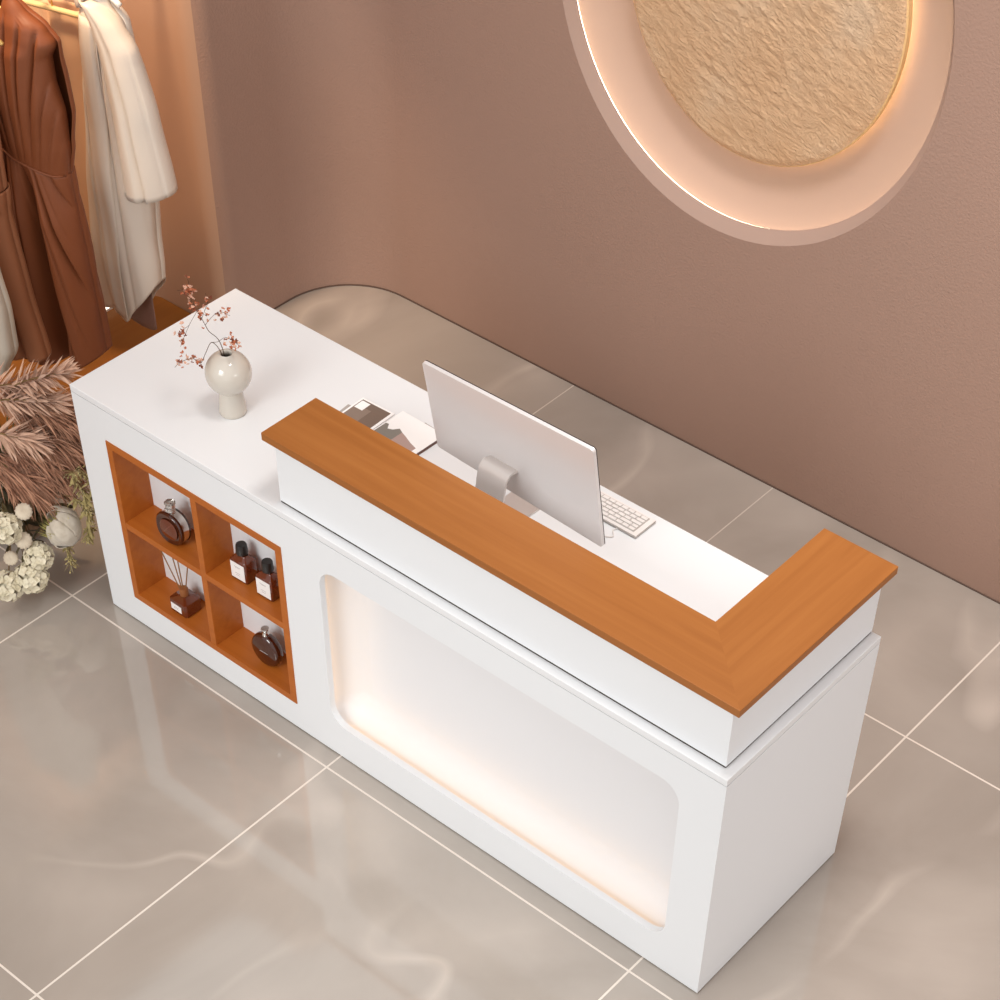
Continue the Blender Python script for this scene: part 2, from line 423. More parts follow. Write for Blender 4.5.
# ------------------------------------------------------------------ vase with dried sprays
VB = (.393, .196, H)
vase = thing('vase', 'glossy stone coloured globe vase on a flared foot, on the white worktop', 'vase', VB)
bm = bmesh.new()
lathe(bm, [(0, 0), (.033, 0), (.035, .003), (.0345, .012), (.032, .035), (.0298, .058), (.029, .066), (.0285, .069)], 56)
sharp(link('foot', bm, M['ceramic'], vase), 50)
bm = bmesh.new(); cz, r = .117, .0578
pr_ = [(.028, .066)]+[(r*math.cos(a), cz+r*math.sin(a)*.98) for a in [R(-58+i*(132/28)) for i in range(29)]]
tx = pr_[-1]
pr_ += [(.0155, tx[1]+.0015), (.0135, tx[1]-.001), (.0145, tx[1]-.012), (.04, .14), (.05, .118), (.035, .085), (0, .076)]
lathe(bm, pr_, 64); sharp(link('globe', bm, M['ceramic'], vase), 60)
CA = .687
def vp(u, z, d=0):      # u sideways, d towards the front, from the vase axis
    return Vector((u*math.cos(CA)+d*math.sin(CA), u*math.sin(CA)-d*math.cos(CA), z-H-.016))
petals = []
for k in range(6):
    bm = bmesh.new(); rr_ = random.Random(50+k)
    for q in range(5):
        a = q*1.2566+rr_.uniform(-.4, .4); ti = rr_.uniform(-.2, .9); ln = rr_.uniform(.004, .0068); w = ln*.42
        d = Vector((math.cos(a)*math.cos(ti), math.sin(a)*math.cos(ti), math.sin(ti))); s = Vector((-math.sin(a), math.cos(a), 0))*w; n_ = d.cross(s).normalized()*.0016
        v = [bm.verts.new(p) for p in ((0, 0, 0), d*ln*.5+s, d*ln+n_, d*ln*.5-s, d*ln*.5-n_)]
        bm.faces.new((v[0], v[1], v[4])); bm.faces.new((v[1], v[2], v[4])); bm.faces.new((v[2], v[3], v[4])); bm.faces.new((v[3], v[0], v[4]))
    me = bpy.data.meshes.new('blossom'); bm.to_mesh(me); bm.free(); petals.append(me)
    me.materials.append(M[('petal1', 'petal2', 'petal3', 'petal1', 'petal2', 'petal1')[k]])
def spray(name, label, stems, cl, depth):
    t = thing(name, label, 'dried flowers', VB)
    bm = bmesh.new()
    for pts, r0, r1 in stems:
        tube(bm, smooth_path([vp(*p) for p in pts], 5), r0, 6, r1)
    link('stem', bm, M['twig'], t)
    for pts, n, sp in cl:
        P = [vp(*p) for p in pts]
        for k in range(n):
            s = rnd.random()*(len(P)-1); i = min(int(s), len(P)-2); p = P[i].lerp(P[i+1], s-i)
            p = p+Vector((rnd.gauss(0, sp), rnd.gauss(0, sp), rnd.gauss(0, sp)))*1.25
            o = bpy.data.objects.new('blossom', petals[rnd.randrange(6)]); col.objects.link(o); o.parent = t
            o.location = p; o.rotation_euler = (rnd.uniform(-.9, .9), rnd.uniform(-.9, .9), rnd.uniform(0, 6.28)); q = rnd.uniform(.75, 1.25); o.scale = (q, q, q)
    return t
up = [(-.005, .905), (-.006, .945), (-.014, .983, .006), (-.032, 1.006, .01), (-.04, 1.023, .008), (-.048, 1.035), (-.058, 1.052, -.006), (-.07, 1.069, -.01), (-.066, 1.101, -.012), (-.068, 1.12, -.01), (-.073, 1.144, -.008)]
upL = [(-.066, 1.101, -.012), (-.079, 1.109, -.006), (-.098, 1.110, 0)]
upR = [(-.048, 1.035), (-.034, 1.07, .012), (-.025, 1.092, .018), (-.027, 1.119, .02)]
midR = [(-.04, 1.023, .008), (-.019, 1.052, .016), (.002, 1.07, .022), (.026, 1.062, .026)]
left = [(-.058, 1.052, -.006), (-.077, 1.025, .012), (-.093, .993, .02), (-.103, .971, .024)]
left2 = [(-.077, 1.025, .012), (-.095, 1.013, .02), (-.107, 1.001, .024)]
spray('dried_flower_spray', 'taller spray of rust dried blossoms rising left from the globe vase',
      [(up, .0011, .0005), (upL, .0006, .0004), (upR, .0006, .0004), (midR, .0006, .0004), (left, .0006, .0004), (left2, .0005, .0004)],
      [(up[4:8], 17, .006), (up[6:], 22, .0055), (upL, 12, .006), (upR[1:], 9, .004), (midR[1:2]+midR[3:], 13, .006), (left[1:], 13, .005), (left2[1:], 5, .004)], 0)
low = [(-.009, .905, .003), (-.012, .945, .003), (-.029, .977, .012), (-.044, .957, .03), (-.056, .938, .042), (-.072, .953, .046), (-.091, .951, .05), (-.107, .942, .052), (-.118, .932, .054)]
rt = [(-.029, .977, .012), (-.012, .985, .02), (.008, 1.0, .024), (.027, .994, .03), (.038, .986, .032)]
spray('dried_flower_spray', 'lower dried spray arching over the front of the globe vase, maroon blossoms',
      [(low, .0011, .0005), (rt, .0006, .0004)], [(low[4:6], 12, .005), (low[5:], 17, .0055), (rt[2:], 22, .0065)], 0)

# ------------------------------------------------------------------ computer
MX, MY, MZ, MW, MH, MT, MA = 1.198, .347, .83, .513, .288, .17, -.022
mon = thing('computer_monitor', 'thin silver desktop computer seen from behind on the worktop', 'computer', (MX, MY, H), MA)
tilt = Matrix.Rotation(MT, 3, 'X')          # top leans towards the desk front
def mp(x, y, z): return tilt @ Vector((x, y, z))+Vector((0, 0, MZ-H))
def panel(bm, w0, w1, h, ya, yb, r, cut=0):
    out = []
    for y, ins in ((ya, .003), (ya+.001, .001), (yb-.001, 0), (yb, .001)):
        lp_ = []
        for x, z in rrect(-w0/2+ins, w1/2-ins, ins, h-ins, r, 5):
            f_ = x/w0+.5; b_, t_ = -.022*f_, h*(1+.035*(x/(w0/2)))-.010; lp_.append(mp(x, y, b_+(t_-b_)*z/h))
        out.append(lp_)
    rings = skin(bm, out); bm.faces.new(rings[0][::-1]); bm.faces.new(rings[-1])
bm = bmesh.new(); panel(bm, MW, MW, MH, 0, .010, .008); sharp(link('housing', bm, M['alu'], mon), 40)
bm = bmesh.new(); panel(bm, MW, MW, MH, .0101, .0125, .008); link('bezel', bm, M['bezel'], mon)
bm = bmesh.new()
v = [bm.verts.new(mp(x, .0127, z)) for x, z in ((-MW/2+.008, .008), (MW/2-.008, -.012), (MW/2-.008, MH-.010), (-MW/2+.008, MH-.028))]; bm.faces.new(v)
link('screen', bm, M['screen'], mon)
# stand: strip bent out of the back, down and under
nx, nw = -.03, .086
top = mp(0, .001, .078)
path = [Vector((0, top.y, top.z)), Vector((0, top.y-.022, top.z+.004)), Vector((0, top.y-.036, top.z-.004)), Vector((0, top.y-.043, top.z-.02)), Vector((0, top.y-.05, top.z-.06)), Vector((0, top.y-.062, .04)), Vector((0, top.y-.062, .014)), Vector((0, top.y-.05, .004)), Vector((0, top.y-.02, .003)), Vector((0, .14, .003))]
path = smooth_path(path, 6); bm = bmesh.new(); lps = []
for i, p in enumerate(path):
    d = (path[min(i+1, len(path)-1)]-path[max(i-1, 0)]).normalized(); n_ = Vector((0, -d.z, d.y))*.003
    w = nw/2*(1+.25*max(0, (i/len(path)-.75)))
    lps.append([Vector((nx-w, 0, 0))+p+n_, Vector((nx+w, 0, 0))+p+n_, Vector((nx+w, 0, 0))+p-n_, Vector((nx-w, 0, 0))+p-n_])
rings = skin(bm, lps); bm.faces.new(rings[0][::-1]); bm.faces.new(rings[-1])
st = sharp(link('stand', bm, M['aluneck'], mon), 40)

kb = thing('keyboard', 'slim white keyboard lying on the worktop beside the monitor', 'keyboard', (1.452, .477, H), R(0))
KW, KD = .30, .079
bm = bmesh.new(); box(bm, (-KW, 0, .001), (0, KD, .008), .0025); link('tray', bm, M['keybase'], kb)
bm = bmesh.new(); box(bm, (-KW+.001, .001, .0078), (-.001, KD-.001, .0086), .0003); link('top_plate', bm, M['key'], kb)
kme = {}
def keymesh(w):
    w = round(w, 4)
    if w not in kme:
        bm = bmesh.new(); box(bm, (0, 0, .0088), (w, .0102, .0118), .0009, 1)
        me = bpy.data.meshes.new('key'); bm.to_mesh(me); bm.free(); me.materials.append(M['key']); kme[w] = me
    return kme[w]
bm = bmesh.new(); box(bm, (-KW+.014, .010, .0085), (-.014, KD-.006, .0089)); link('key_bed', bm, M['keybase'], kb)
x_a, x_b = -KW+.015, -.015
for r_ in range(5):
    y = .0112+r_*.0122
    ws = [[1.3, 1.3, 1.3, 5, 1.3, 1.3, 1, 1, 1], [1.9]+[1]*10+[1.9, 1], [1.6]+[1]*11+[1.6], [1.3]+[1]*12+[1.3], [1]*14][r_]
    tot = sum(ws); x = x_a; g_ = .0018
    for w in ws:
        ww = (x_b-x_a)*w/tot
        o = bpy.data.objects.new('key', keymesh(ww-g_)); col.objects.link(o); o.parent = kb; o.location = (x, y, 0); x += ww
bm = bmesh.new(); tube(bm, smooth_path([(-.055, .002, .003), (-.058, -.012, .003), (-.045, -.03, .003), (-.075, -.05, .003)], 6), .0016, 6); link('cable', bm, M['key'], kb)

# ------------------------------------------------------------------ papers behind the ledge
fr = thing('photo_frame', 'flat white bordered taupe picture lying on the worktop behind the ledge', 'picture', (.606, .296, H), R(2))
bx('border', (0, 0, 0), (.106, .152, .007), M['paper'], fr, .001)
bx('picture', (.007, .007, .007), (.099, .145, .0076), M['photo'], fr, 0)
bx('picture', (.007, .007, .0076), (.056, .120, .0079), M['photo2'], fr, 0)['label'] = 'lighter half of the picture'
bx('white_square', (.010, .108, .0079), (.036, .140, .0084), M['paper'], fr, 0)
o = bx('card', (-.045, -.055, 0), (.0, .078, .0012), M['grey'], None, .0004); o.location = (.632, .352, H); o.rotation_euler = (0, 0, R(6))
o.location = (.640, .335, H); tag(o, 'small grey card peeping out left of the flat picture', 'card')
mg = thing('magazine', 'white magazine with a sage and pink cover picture beside the flat picture', 'magazine', (.714, .27, H), R(-1))
bx('pages', (.001, .001, 0), (.140, .199, .009), M['pages'], mg, .0008)
bx('cover', (0, 0, .009), (.143, .2, .0102), M['paper'], mg, .0003)
bx('back_cover', (0, 0, -.0), (.143, .2, .0012), M['cover'], mg, 0)
def flatpoly(name, pts, z, m, par):
    bm = bmesh.new(); a = [bm.verts.new((x, y, z)) for x, y in pts]; b = [bm.verts.new((x, y, z+.0004)) for x, y in pts]; n = len(pts)
    bm.faces.new(b); bm.faces.new(a[::-1])
    for i in range(n): bm.faces.new((a[i], a[(i+1) % n], b[(i+1) % n], b[i]))
    return link(name, bm, m, par)
flatpoly('cover_picture', [(.003, .003), (.06, .003), (.06, .135), (.045, .142), (.035, .128), (.022, .122), (.012, .138), (.003, .136)], .0102, M['sagepic'], mg)['label'] = 'sage grey part of the cover picture'
flatpoly('cover_picture', [(.06, .003), (.128, .003), (.128, .112), (.105, .118), (.08, .128), (.06, .135)], .0102, M['pinkpic'], mg)['label'] = 'dusty pink part of the cover picture'
bx('spine', (.1405, 0, .0012), (.143, .2, .009), M['cover'], mg, 0)
pen = thing('pencil', 'thin grey pencil lying on the worktop beside the monitor edge', 'pencil', (.786, .476, H), R(-4))
bm = bmesh.new(); tube(bm, [(0, 0, .0024), (.085, 0, .0024)], .0022, 6); link('barrel', bm, M['grey'], pen)
bm = bmesh.new(); tube(bm, [(.085, 0, .0024), (.097, 0, .0024)], .0022, 6, .0003); link('tip', bm, M['goldlite'], pen)

# ------------------------------------------------------------------ perfume bottles in the niche
def oval_loop(a, b, y, cz, n=44, pw=2.3):
    o = []
    for i in range(n):
        t = 2*math.pi*i/n; c, s = math.cos(t), math.sin(t)
        o.append((a*math.copysign(abs(c)**(2/pw), c), y, cz+b*math.copysign(abs(s)**(2/pw), s)))
    return o
b1 = thing('perfume_bottle', 'oval amber perfume bottle with clear crystal stopper on the upper left shelf', 'perfume bottle', (.287, .037, SZ), R(4))
bm = bmesh.new()
rings = skin(bm, [oval_loop(.038, .040, -.0165, .05), oval_loop(.043, .046, -.0185, .05), oval_loop(.047, .0495, -.015, .0497), oval_loop(.047, .0495, -.009, .0497)])
bm.faces.new(rings[0])
rings = skin(bm, [oval_loop(.047, .0495, .013, .0497), oval_loop(.047, .0495, .017, .0497), oval_loop(.042, .045, .019, .05)]); bm.faces.new(rings[-1])
sharp(link('glass_body', bm, M['amberdark'], b1), 50)
bm = bmesh.new(); skin(bm, [oval_loop(.0455, .048, -.009, .0497), oval_loop(.0455, .048, .013, .0497)]); sharp(link('pale_band', bm, M['chrome'], b1), 60)['label'] = 'silvery band round the edge'
bm = bmesh.new()
rings = skin(bm, [oval_loop(.030, .031, -.0187, .05), oval_loop(.028, .029, -.0193, .05)]); bm.faces.new(rings[-1]); link('front_facet', bm, M['amber'], b1, True)
bm = bmesh.new(); lathe(bm, [(0, .096), (.009, .096), (.009, .102), (.0, .102)], 20); link('collar', bm, M['chrome'], b1, False)
bm = bmesh.new(); lathe(bm, [(0, .1025), (.0125, .1025), (.013, .106), (.013, .120), (.0155, .127), (.0145, .130), (0, .130)], 12); link('stopper', bm, M['clear'], b1)
b4 = thing('perfume_bottle', 'round dark brown flask with silver cap on the lower right shelf', 'perfume bottle', (.597, .045, Z0+T), R(3))
bm = bmesh.new()
rings = skin(bm, [oval_loop(0.04, 0.043, -.0145, .053, pw=2), oval_loop(0.046, 0.05, -.012, .053, pw=2), oval_loop(0.049, 0.053, -.004, .053, pw=2), oval_loop(0.049, 0.053, .004, .053, pw=2), oval_loop(0.046, 0.05, .012, .053, pw=2), oval_loop(0.04, 0.043, .0145, .053, pw=2)])
bm.faces.new(rings[0]); bm.faces.new(rings[-1]); link('glass_body', bm, M['amberdark'], b4, True)
bx('logo_line', (-.014, -.0153, .050), (.014, -.0146, .0517), M['print'], b4, 0)
bm = bmesh.new(); lathe(bm, [(0, .103), (.0105, .103), (.0105, .110), (.0075, .112), (.008, .119), (.0115, .124), (.0105, .127), (0, .127)], 24); sharp(link('silver_cap', bm, M['chrome'], b4))
def dropper(x, y, rz, label):
    t = thing('perfume_bottle', label, 'perfume bottle', (x, y, SZ), rz, 'small labelled amber bottles')
    bm = bmesh.new(); W, Dp = .0285, .0215
    def lp_(ins, z):
        return [(a, b, z) for a, b in rrect(-W+ins, W-ins, -Dp+ins, Dp-ins, max(.001, .006-ins*.2), 4)]
    rings = skin(bm, [lp_(.002, 0), lp_(0, .003), lp_(0, .063), lp_(.003, .068), lp_(.011, .074), lp_(.0135, .078)])
    bm.faces.new(rings[0][::-1]); bm.faces.new(rings[-1]); sharp(link('glass_body', bm, M['amber'], t), 40)
    lb_ = bx('label', (-.0245, -.0223, .008), (.0235, -.0216, .060), M['label'], t, 0)
    for z, a, b in ((.047, -.012, .010), (.044, -.008, .006), (.026, -.010, .008), (.020, -.007, .006)): bx('print', (a, -.0225, z), (b, -.0222, z+.0012), M['print'], lb_, 0)
    bm = bmesh.new(); lathe(bm, [(0, .077), (.0095, .077), (.0095, .081), (.0155, .082), (.0163, .085), (.0148, .108), (.0135, .111), (0, .111)], 26); sharp(link('black_cap', bm, M['black'], t))
dropper(.527, .058, R(2), 'small labelled amber bottle with black cap, left one on the upper right shelf')
dropper(.6235, .055, R(2), 'small labelled amber bottle with black cap, nearest the niche\'s right side')
df = thing('reed_diffuser', 'amber cut glass reed diffuser with four reeds on the lower left shelf', 'diffuser', (.275, .046, Z0+T), R(0))
bm = bmesh.new()
def oct_(w, d, c, z): return [(x, y, z) for x, y in ((-w+c, -d), (w-c, -d), (w, -d+c), (w, d-c), (w-c, d), (-w+c, d), (-w, d-c), (-w, -d+c))]
W = .033
rings = skin(bm, [oct_(W-.003, W-.005, .006, 0), oct_(W, W-.003, .006, .004), oct_(W, W-.003, .006, .044), oct_(.012, .012, .004, .053)])
bm.faces.new(rings[0][::-1]); bm.faces.new(rings[-1])
o = link('glass_body', bm, [M['amber'], M['amber']], df)
lb_ = bx('label', (-.024, -W+.0016, .012), (.016, -W+.0024, .034), M['label'], df, 0)
for z in (.024, .019): bx('print', (-.014, -W+.0014, z), (.006, -W+.0018, z+.0012), M['print'], lb_, 0)
bm = bmesh.new(); lathe(bm, [(0, .052), (.0115, .052), (.0125, .056), (.0125, .074), (.011, .077), (0, .077)], 20); sharp(link('collar', bm, M['copper'], df))
for u, d in ((-.115, .012), (-.062, .02), (-.018, .008), (.022, .022)):
    bm = bmesh.new(); tube(bm, [(u*.05, 0, .045), (u, d*.9, .205)], .0017, 6); link('reed', bm, M['reed'], df)

# ------------------------------------------------------------------ clothes and rail
rail = thing('clothes_rail', 'gold double clothes rail along the alcove beside the desk', 'clothes rail', (-.70, .4, 0))
for nm, x, z in (('upper_rail', .02, 1.56), ('lower_rail', -.14, 1.36)):
    bm = bmesh.new(); tube(bm, [(x, -.78, z), (x, .73, z)], .009, 14); link(nm, bm, M['gold'], rail)
    bm = bmesh.new(); tube(bm, [(x, .712, z), (x, .73, z)], .022, 18); link('wall_flange', bm, M['gold'], rail)
for x, z in ((.02, 1.575), (-.14, 1.375)):
    bm = bmesh.new(); tube(bm, [(x, -.78, 0.006), (x, -.78, z)], .011, 14); link('post', bm, M['gold'], rail)

def hanger(label, P, a, zr, drop, hw, m, slope=.06, r=.006, group=None):
    """hooked on the rail at P (x,y), rail height zr; bar ends hw to either side, drop below"""
    t = thing('clothes_hanger', label, 'hanger', (P[0], P[1], zr), a, group)
    bm = bmesh.new(); zb = -drop
    arms = smooth_path([(-hw, 0, zb-slope), (-hw*.55, 0, zb-slope*.45), (0, 0, zb), (hw*.55, 0, zb-slope*.45), (hw, 0, zb-slope)], 5)
    tube(bm, arms, r, 10); link('shoulder_bar', bm, m, t, True)
    bm = bmesh.new(); hk = [(0, 0, zb), (0, 0, -.03)]+[(.0145*math.cos(w), 0, .0015+.0145*math.sin(w)) for w in [R(-90-i*25) for i in range(1, 10)]]
    # the hook curls over the rail in the plane across it
    tube(bm, hk, .0022, 8); link('hook', bm, M['gold'], t, True)
    return t

def interp(tab, z):
    """tab: [(z, a, b, ...)] sorted by falling z"""
    if z >= tab[0][0]: return tab[0][1:]
    for p, q in zip(tab, tab[1:]):
        if z >= q[0]:
            f = (p[0]-z)/(p[0]-q[0]); f = f*f*(3-2*f)*.5+f*.5
            return tuple(x+(y-x)*f for x, y in zip(p[1:], q[1:]))
    return tab[-1][1:]
def garment_sheet(tab, fold, hem=None, nz=70, ns=90, side=1, top=None):
    """open sheet: tab rows (z, uL, uR, thickness); fold(u,z)->offset"""
    rows = []
    z0, z1 = tab[0][0], tab[-1][0]
    for k in range(nz+1):
        z = z0+(z1-z0)*k/nz; uL, uR, th = interp(tab, z)[:3]; row = []
        for i in range(ns+1):
            s = -1+2*i/ns; u = (uL+uR)/2+(uR-uL)/2*s
            e = math.sqrt(max(0, 1-s*s))
            zz = z
            if hem: zz = z+hem(u)*(k/nz)**4
            if top: zz += top(u)*(1-k/nz)**4
            v = side*(th*(e**.7)+fold(u, z)*min(1, e*1.6))
            row.append((u, -v, zz))
        rows.append(row)
    return rows
def sheet(name, rows, m, parent, thick=.003):
    bm = bmesh.new(); skin(bm, rows, False)
    o = link(name, bm, m, parent, True, recalc=False)
    md = o.modifiers.new('thickness', 'SOLIDIFY'); md.thickness = thick; md.offset = 0
    return o
def pleat(a, sharp_=.33):
    """broad rounded ridges parted by narrow deep valleys"""
    q = math.sin(a*.5)
    return 1-2*math.exp(-(q/sharp_)**2)+.35*math.cos(a*.5)
def fan(u0, z0, k, amp, ph=0, up=False):
    def f(u, z):
        d = (z-z0) if up else (z0-z)
        if d <= 0: return 0
        an = (u-u0)/(d*.35+.09)
        return amp*min(1, d/.22)*pleat(an*k+ph)
    return f
A14 = R(14)
# --- rust brown wrap dress
bd = thing('dress', 'rust brown sleeveless dress with gathered bodice on the rail, hanging beside the ivory coat', 'dress', (-.72, .44, 0), A14)
skirt_tab = [(.965, -.11, .205, .058), (.90, -.12, .205, .06), (.7, -.13, .212, .064), (.45, -.14, .218, .068), (.315, -.145, .22, .07)]
f1 = fan(.055, 1.02, 17, .026, 2.2); f1b = fan(.055, 1.02, 41, .003, .3)
sk = lambda u, z: f1(u, z)*.7+f1b(u, z)-.075*math.exp(-((u-.096)/.020)**2)*max(0, min(1, (.97-z)/.25))
wl = lambda u: max(-.035, min(.07, (.064-u)*(.75 if u < .064 else .3)))
bm = bmesh.new()
hem = lambda u: .05*max(0, (u-.15)/.07)
sheet('skirt', garment_sheet(skirt_tab, sk, hem, ns=140, top=wl), M['brown'], bd)
sheet('skirt', garment_sheet(skirt_tab, lambda u, z: .5*sk(u, z), hem, side=-1, top=wl), M['brown'], bd)['label'] = 'back of the skirt'
front = [(1.40, .098, .118, .012), (1.37, .088, .15, .03), (1.335, .06, .21, .045), (1.30, .035, .235, .05), (1.26, .02, .213, .06), (1.2, .0, .212, .065), (1.12, -.05, .226, .068), (1.03, -.1, .22, .065), (.962, -.11, .205, .06)]
backt = [(1.40, .03, .118, .012), (1.37, .03, .15, .03), (1.335, -.06, .21, .04), (1.30, -.08, .24, .045), (1.26, -.1, .238, .05), (1.2, -.11, .243, .055), (1.12, -.12, .246, .055), (1.03, -.12, .225, .055), (.962, -.11, .205, .05)]
f2 = fan(.064, .955, 30, .009, .4, True)
sheet('bodice', garment_sheet(front, lambda u, z: f2(u, z)*max(0, min(1, (1.37-z)/.1)), wl, nz=60), M['brown'], bd)
sheet('bodice', garment_sheet(backt, lambda u, z: 0, wl, nz=60, side=-1), M['brown'], bd)['label'] = 'back of the bodice'
bm = bmesh.new()
tube(bm, [(u, -(.061*max(0, 1-((u-.0475)/.1575)**2)**.35+.003), .966+wl(u)) for u in [-.105+.305*i/30 for i in range(31)]], .0035, 8); link('waist_seam', bm, M['brown'], bd, True)
hanger('gold hanger holding the rust brown dress', (-.68, .449), A14, 1.56, .20, .13, M['gold'], .06)
# --- ivory coat dress
cd = thing('coat', 'ivory satin coat with wide elbow sleeves hanging next to the wall corner', 'coat', (-.72, .70, 0), A14)
body = [(1.345, .08, .13, .02), (1.30, .075, .16, .035), (1.25, .07, .2, .05), (1.18, .06, .205, .055), (1.0, .04, .2, .06), (.75, .0, .214, .065), (.55, -.022, .2, .066), (.45, -.03, .2, .062), (.36, -.03, .195, .058)]
fv = lambda u, z: (.007*pleat(u*85+.6+(1.3-z)*1.5, .26)*(.35+.65*max(0, min(1, (z-.55)/.5)))+.002*math.sin(u*120+z*2))*min(1, (1.36-z)/.12)
chem = lambda u: .10*max(0, (u-.09)/.1)**1.6-.03*math.exp(-((u-.092)/.02)**2)-.02*max(0, min(1, (.05-u)/.08))
sheet('body', garment_sheet(body, fv, chem), M['cream'], cd)
sheet('body', garment_sheet(body, lambda u, z: .5*fv(u, z), chem, side=-1), M['cream'], cd)['label'] = 'back of the coat'
fl = [(1.27, .085, .15, .085), (1.1, .06, .15, .092), (.75, .02, .14, .1), (.45, .03, .125, .104), (.30, .05, .11, .104)]
rows = []
for k in range(40):
    z = 1.27-(1.27-.36)*k/39; uL, uR, th = interp([(1.27, .085, .15, 0), (.75, .05, .125, 0), (.5, .045, .105, 0), (.3, .05, .098, 0)], z); row = []
    for i in range(13):
        u = uL+(uR-uL)*i/12; bl = interp(body, z); s = (u-(bl[0]+bl[1])/2)/((bl[1]-bl[0])/2); e = math.sqrt(max(0, 1-s*s))
        row.append((u, -(bl[2]*e**.7+fv(u, z)*min(1, e*1.6)+.006+.002*math.sin(k*.4)), z+chem(u)*(k/39)**4))
    rows.append(row)
sheet('front_flap', rows, M['cream'], cd)
# right sleeve: open tube
slv = []
for k in range(34):
    t = k/33; z = 1.315-(1.315-.765)*t
    uo = interp([(1.315, .13), (1.29, .165), (1.25, .2), (1.186, .237), (1.0, .27), (.765, .297)], z)[0]
    ui = interp([(1.315, .10), (1.25, .115), (1.1, .13), (.95, .137), (.765, .14)], z)[0]
    cu, hw = (uo+ui)/2+.010*min(1, t*3), (uo-ui)/2; dep = .034+.022*t; ring = []
    for i in range(60):
        an = 2*math.pi*i/60; c, s = math.cos(an), math.sin(an); f = 1+.20*pleat(7*an+1.2+t*1.5, .24)*min(1, t*3)*abs(s)
        ring.append((cu+hw*math.copysign(abs(c)**.85, c), -.03-dep*f*s, z+.022*t-.012*t*t*(1-(c+1)/2)+.010*t*c))
    slv.append(ring)
bm = bmesh.new(); skin(bm, slv); o = link('sleeve', bm, M['cream'], cd, True); md = o.modifiers.new('thickness', 'SOLIDIFY'); md.thickness = .003; md.offset = 0
slv2 = [[(.16-x*1.0, y, z) for x, y, z in r_][::-1] for r_ in slv]
slv2 = [[(.115+(x+.04)*.22, y*.35+.03, z) for x, y, z in r_] for r_ in slv2]
bm = bmesh.new(); skin(bm, slv2); o = link('sleeve', bm, M['cream'], cd, True); o['label'] = 'far sleeve folded behind the coat'; md = o.modifiers.new('thickness', 'SOLIDIFY'); md.thickness = .003; md.offset = 0
bm = bmesh.new(); tube(bm, smooth_path([(.075, -.02, 1.33), (.085, -.035, 1.29), (.11, -.04, 1.325), (.14, -.02, 1.345), (.12, .02, 1.355), (.09, .02, 1.355), (.075, -.02, 1.33)], 5), .011, 8); link('collar', bm, M['cream'], cd, True)
rows = [[(u, -.02-.01*math.sin(u*40), z) for u in [.05+.12*i/14 for i in range(15)]] for z in [.5-.024*k for k in range(10)]]
rows = [[(u, v, z if z > .36 else .36-(.36-z)*(1-((u-.125)/.075)**2*.8)) for u, v, z in r_] for r_ in rows]
sheet('sheer_lining', rows, M['sheer'], cd, .001)['label'] = 'sheer mauve lining showing below the hem'
hanger('white hanger holding the ivory coat', (-.68, .712), A14, 1.56, .19, .15, M['hangerwhite'], .075, .008)
# --- camel garment on the lower rail, between the two
td = thing('dress', 'plain camel dress under a pale gold bar between the brown dress and the ivory coat', 'dress', (-.72, .82, 0), A14)
tt = [(1.19, -.30, -.03, .015), (1.1, -.31, -.02, .025), (.9, -.32, -.02, .03), (.5, -.33, -.01, .04)]
ft = lambda u, z: .008*pleat(u*48+1+z, .3)
sheet('front', garment_sheet(tt, ft), M['taupe'], td); sheet('back', garment_sheet(tt, lambda u, z: .3*ft(u, z), side=-1), M['taupe'], td)
hanger('pale gold straight bar hanger holding the camel dress', (-.83, .745), A14, 1.36, .165, .19, M['goldlite'], .002, .008)
# --- cinnamon dress at the left
ld = thing('dress', 'cinnamon coloured dress with waist seam cut by the photo left edge', 'dress', (-.72, .30, 0), A14)
ltab = [(1.40, -.04, .02, .02), (1.33, -.17, .08, .04), (1.25, -.21, .115, .05), (1.094, -.21, .126, .054), (.91, -.2, .112, .054)]
lsk = [(.912, -.2, .118, .055), (.82, -.21, .108, .056), (.6, -.23, .122, .058), (.39, -.25, .147, .06)]
g1 = fan(-.02, 1.1, 18, .011, .2)
for sd, lbl in ((1, None), (-1, 'back of the dress')):
    q = .5 if sd < 0 else 1
    for nm, tb in (('bodice', ltab), ('skirt', lsk)):
        o = sheet(nm, garment_sheet(tb, lambda u, z: q*g1(u, z), side=sd), M['tan'], ld)
        if lbl: o['label'] = lbl+', '+nm
hanger('gold hanger holding the cinnamon dress', (-.68, .31), A14, 1.56, .14, .17, M['gold'], .08)
# --- oatmeal garment furthest left
fd = thing('dress', 'oatmeal linen dress showing at the far left edge above the plumes', 'dress', (-.72, .16, 0), A14)
ftab = [(1.41, -.02, .04, .02), (1.33, -.15, .12, .04), (1.1, -.2, .17, .05), (.74, -.2, .184, .055), (.63, -.2, .194, .056), (.5, -.2, .188, .058), (.40, -.2, .135, .058)]
for sd, nm in ((1, 'front'), (-1, 'back')): sheet(nm, garment_sheet(ftab, lambda u, z: .01*math.sin(u*38), side=sd), M['offwhite'], fd)
hanger('white hanger holding the oatmeal linen dress', (-.68, .17), A14, 1.56, .13, .15, M['hangerwhite'], .07)

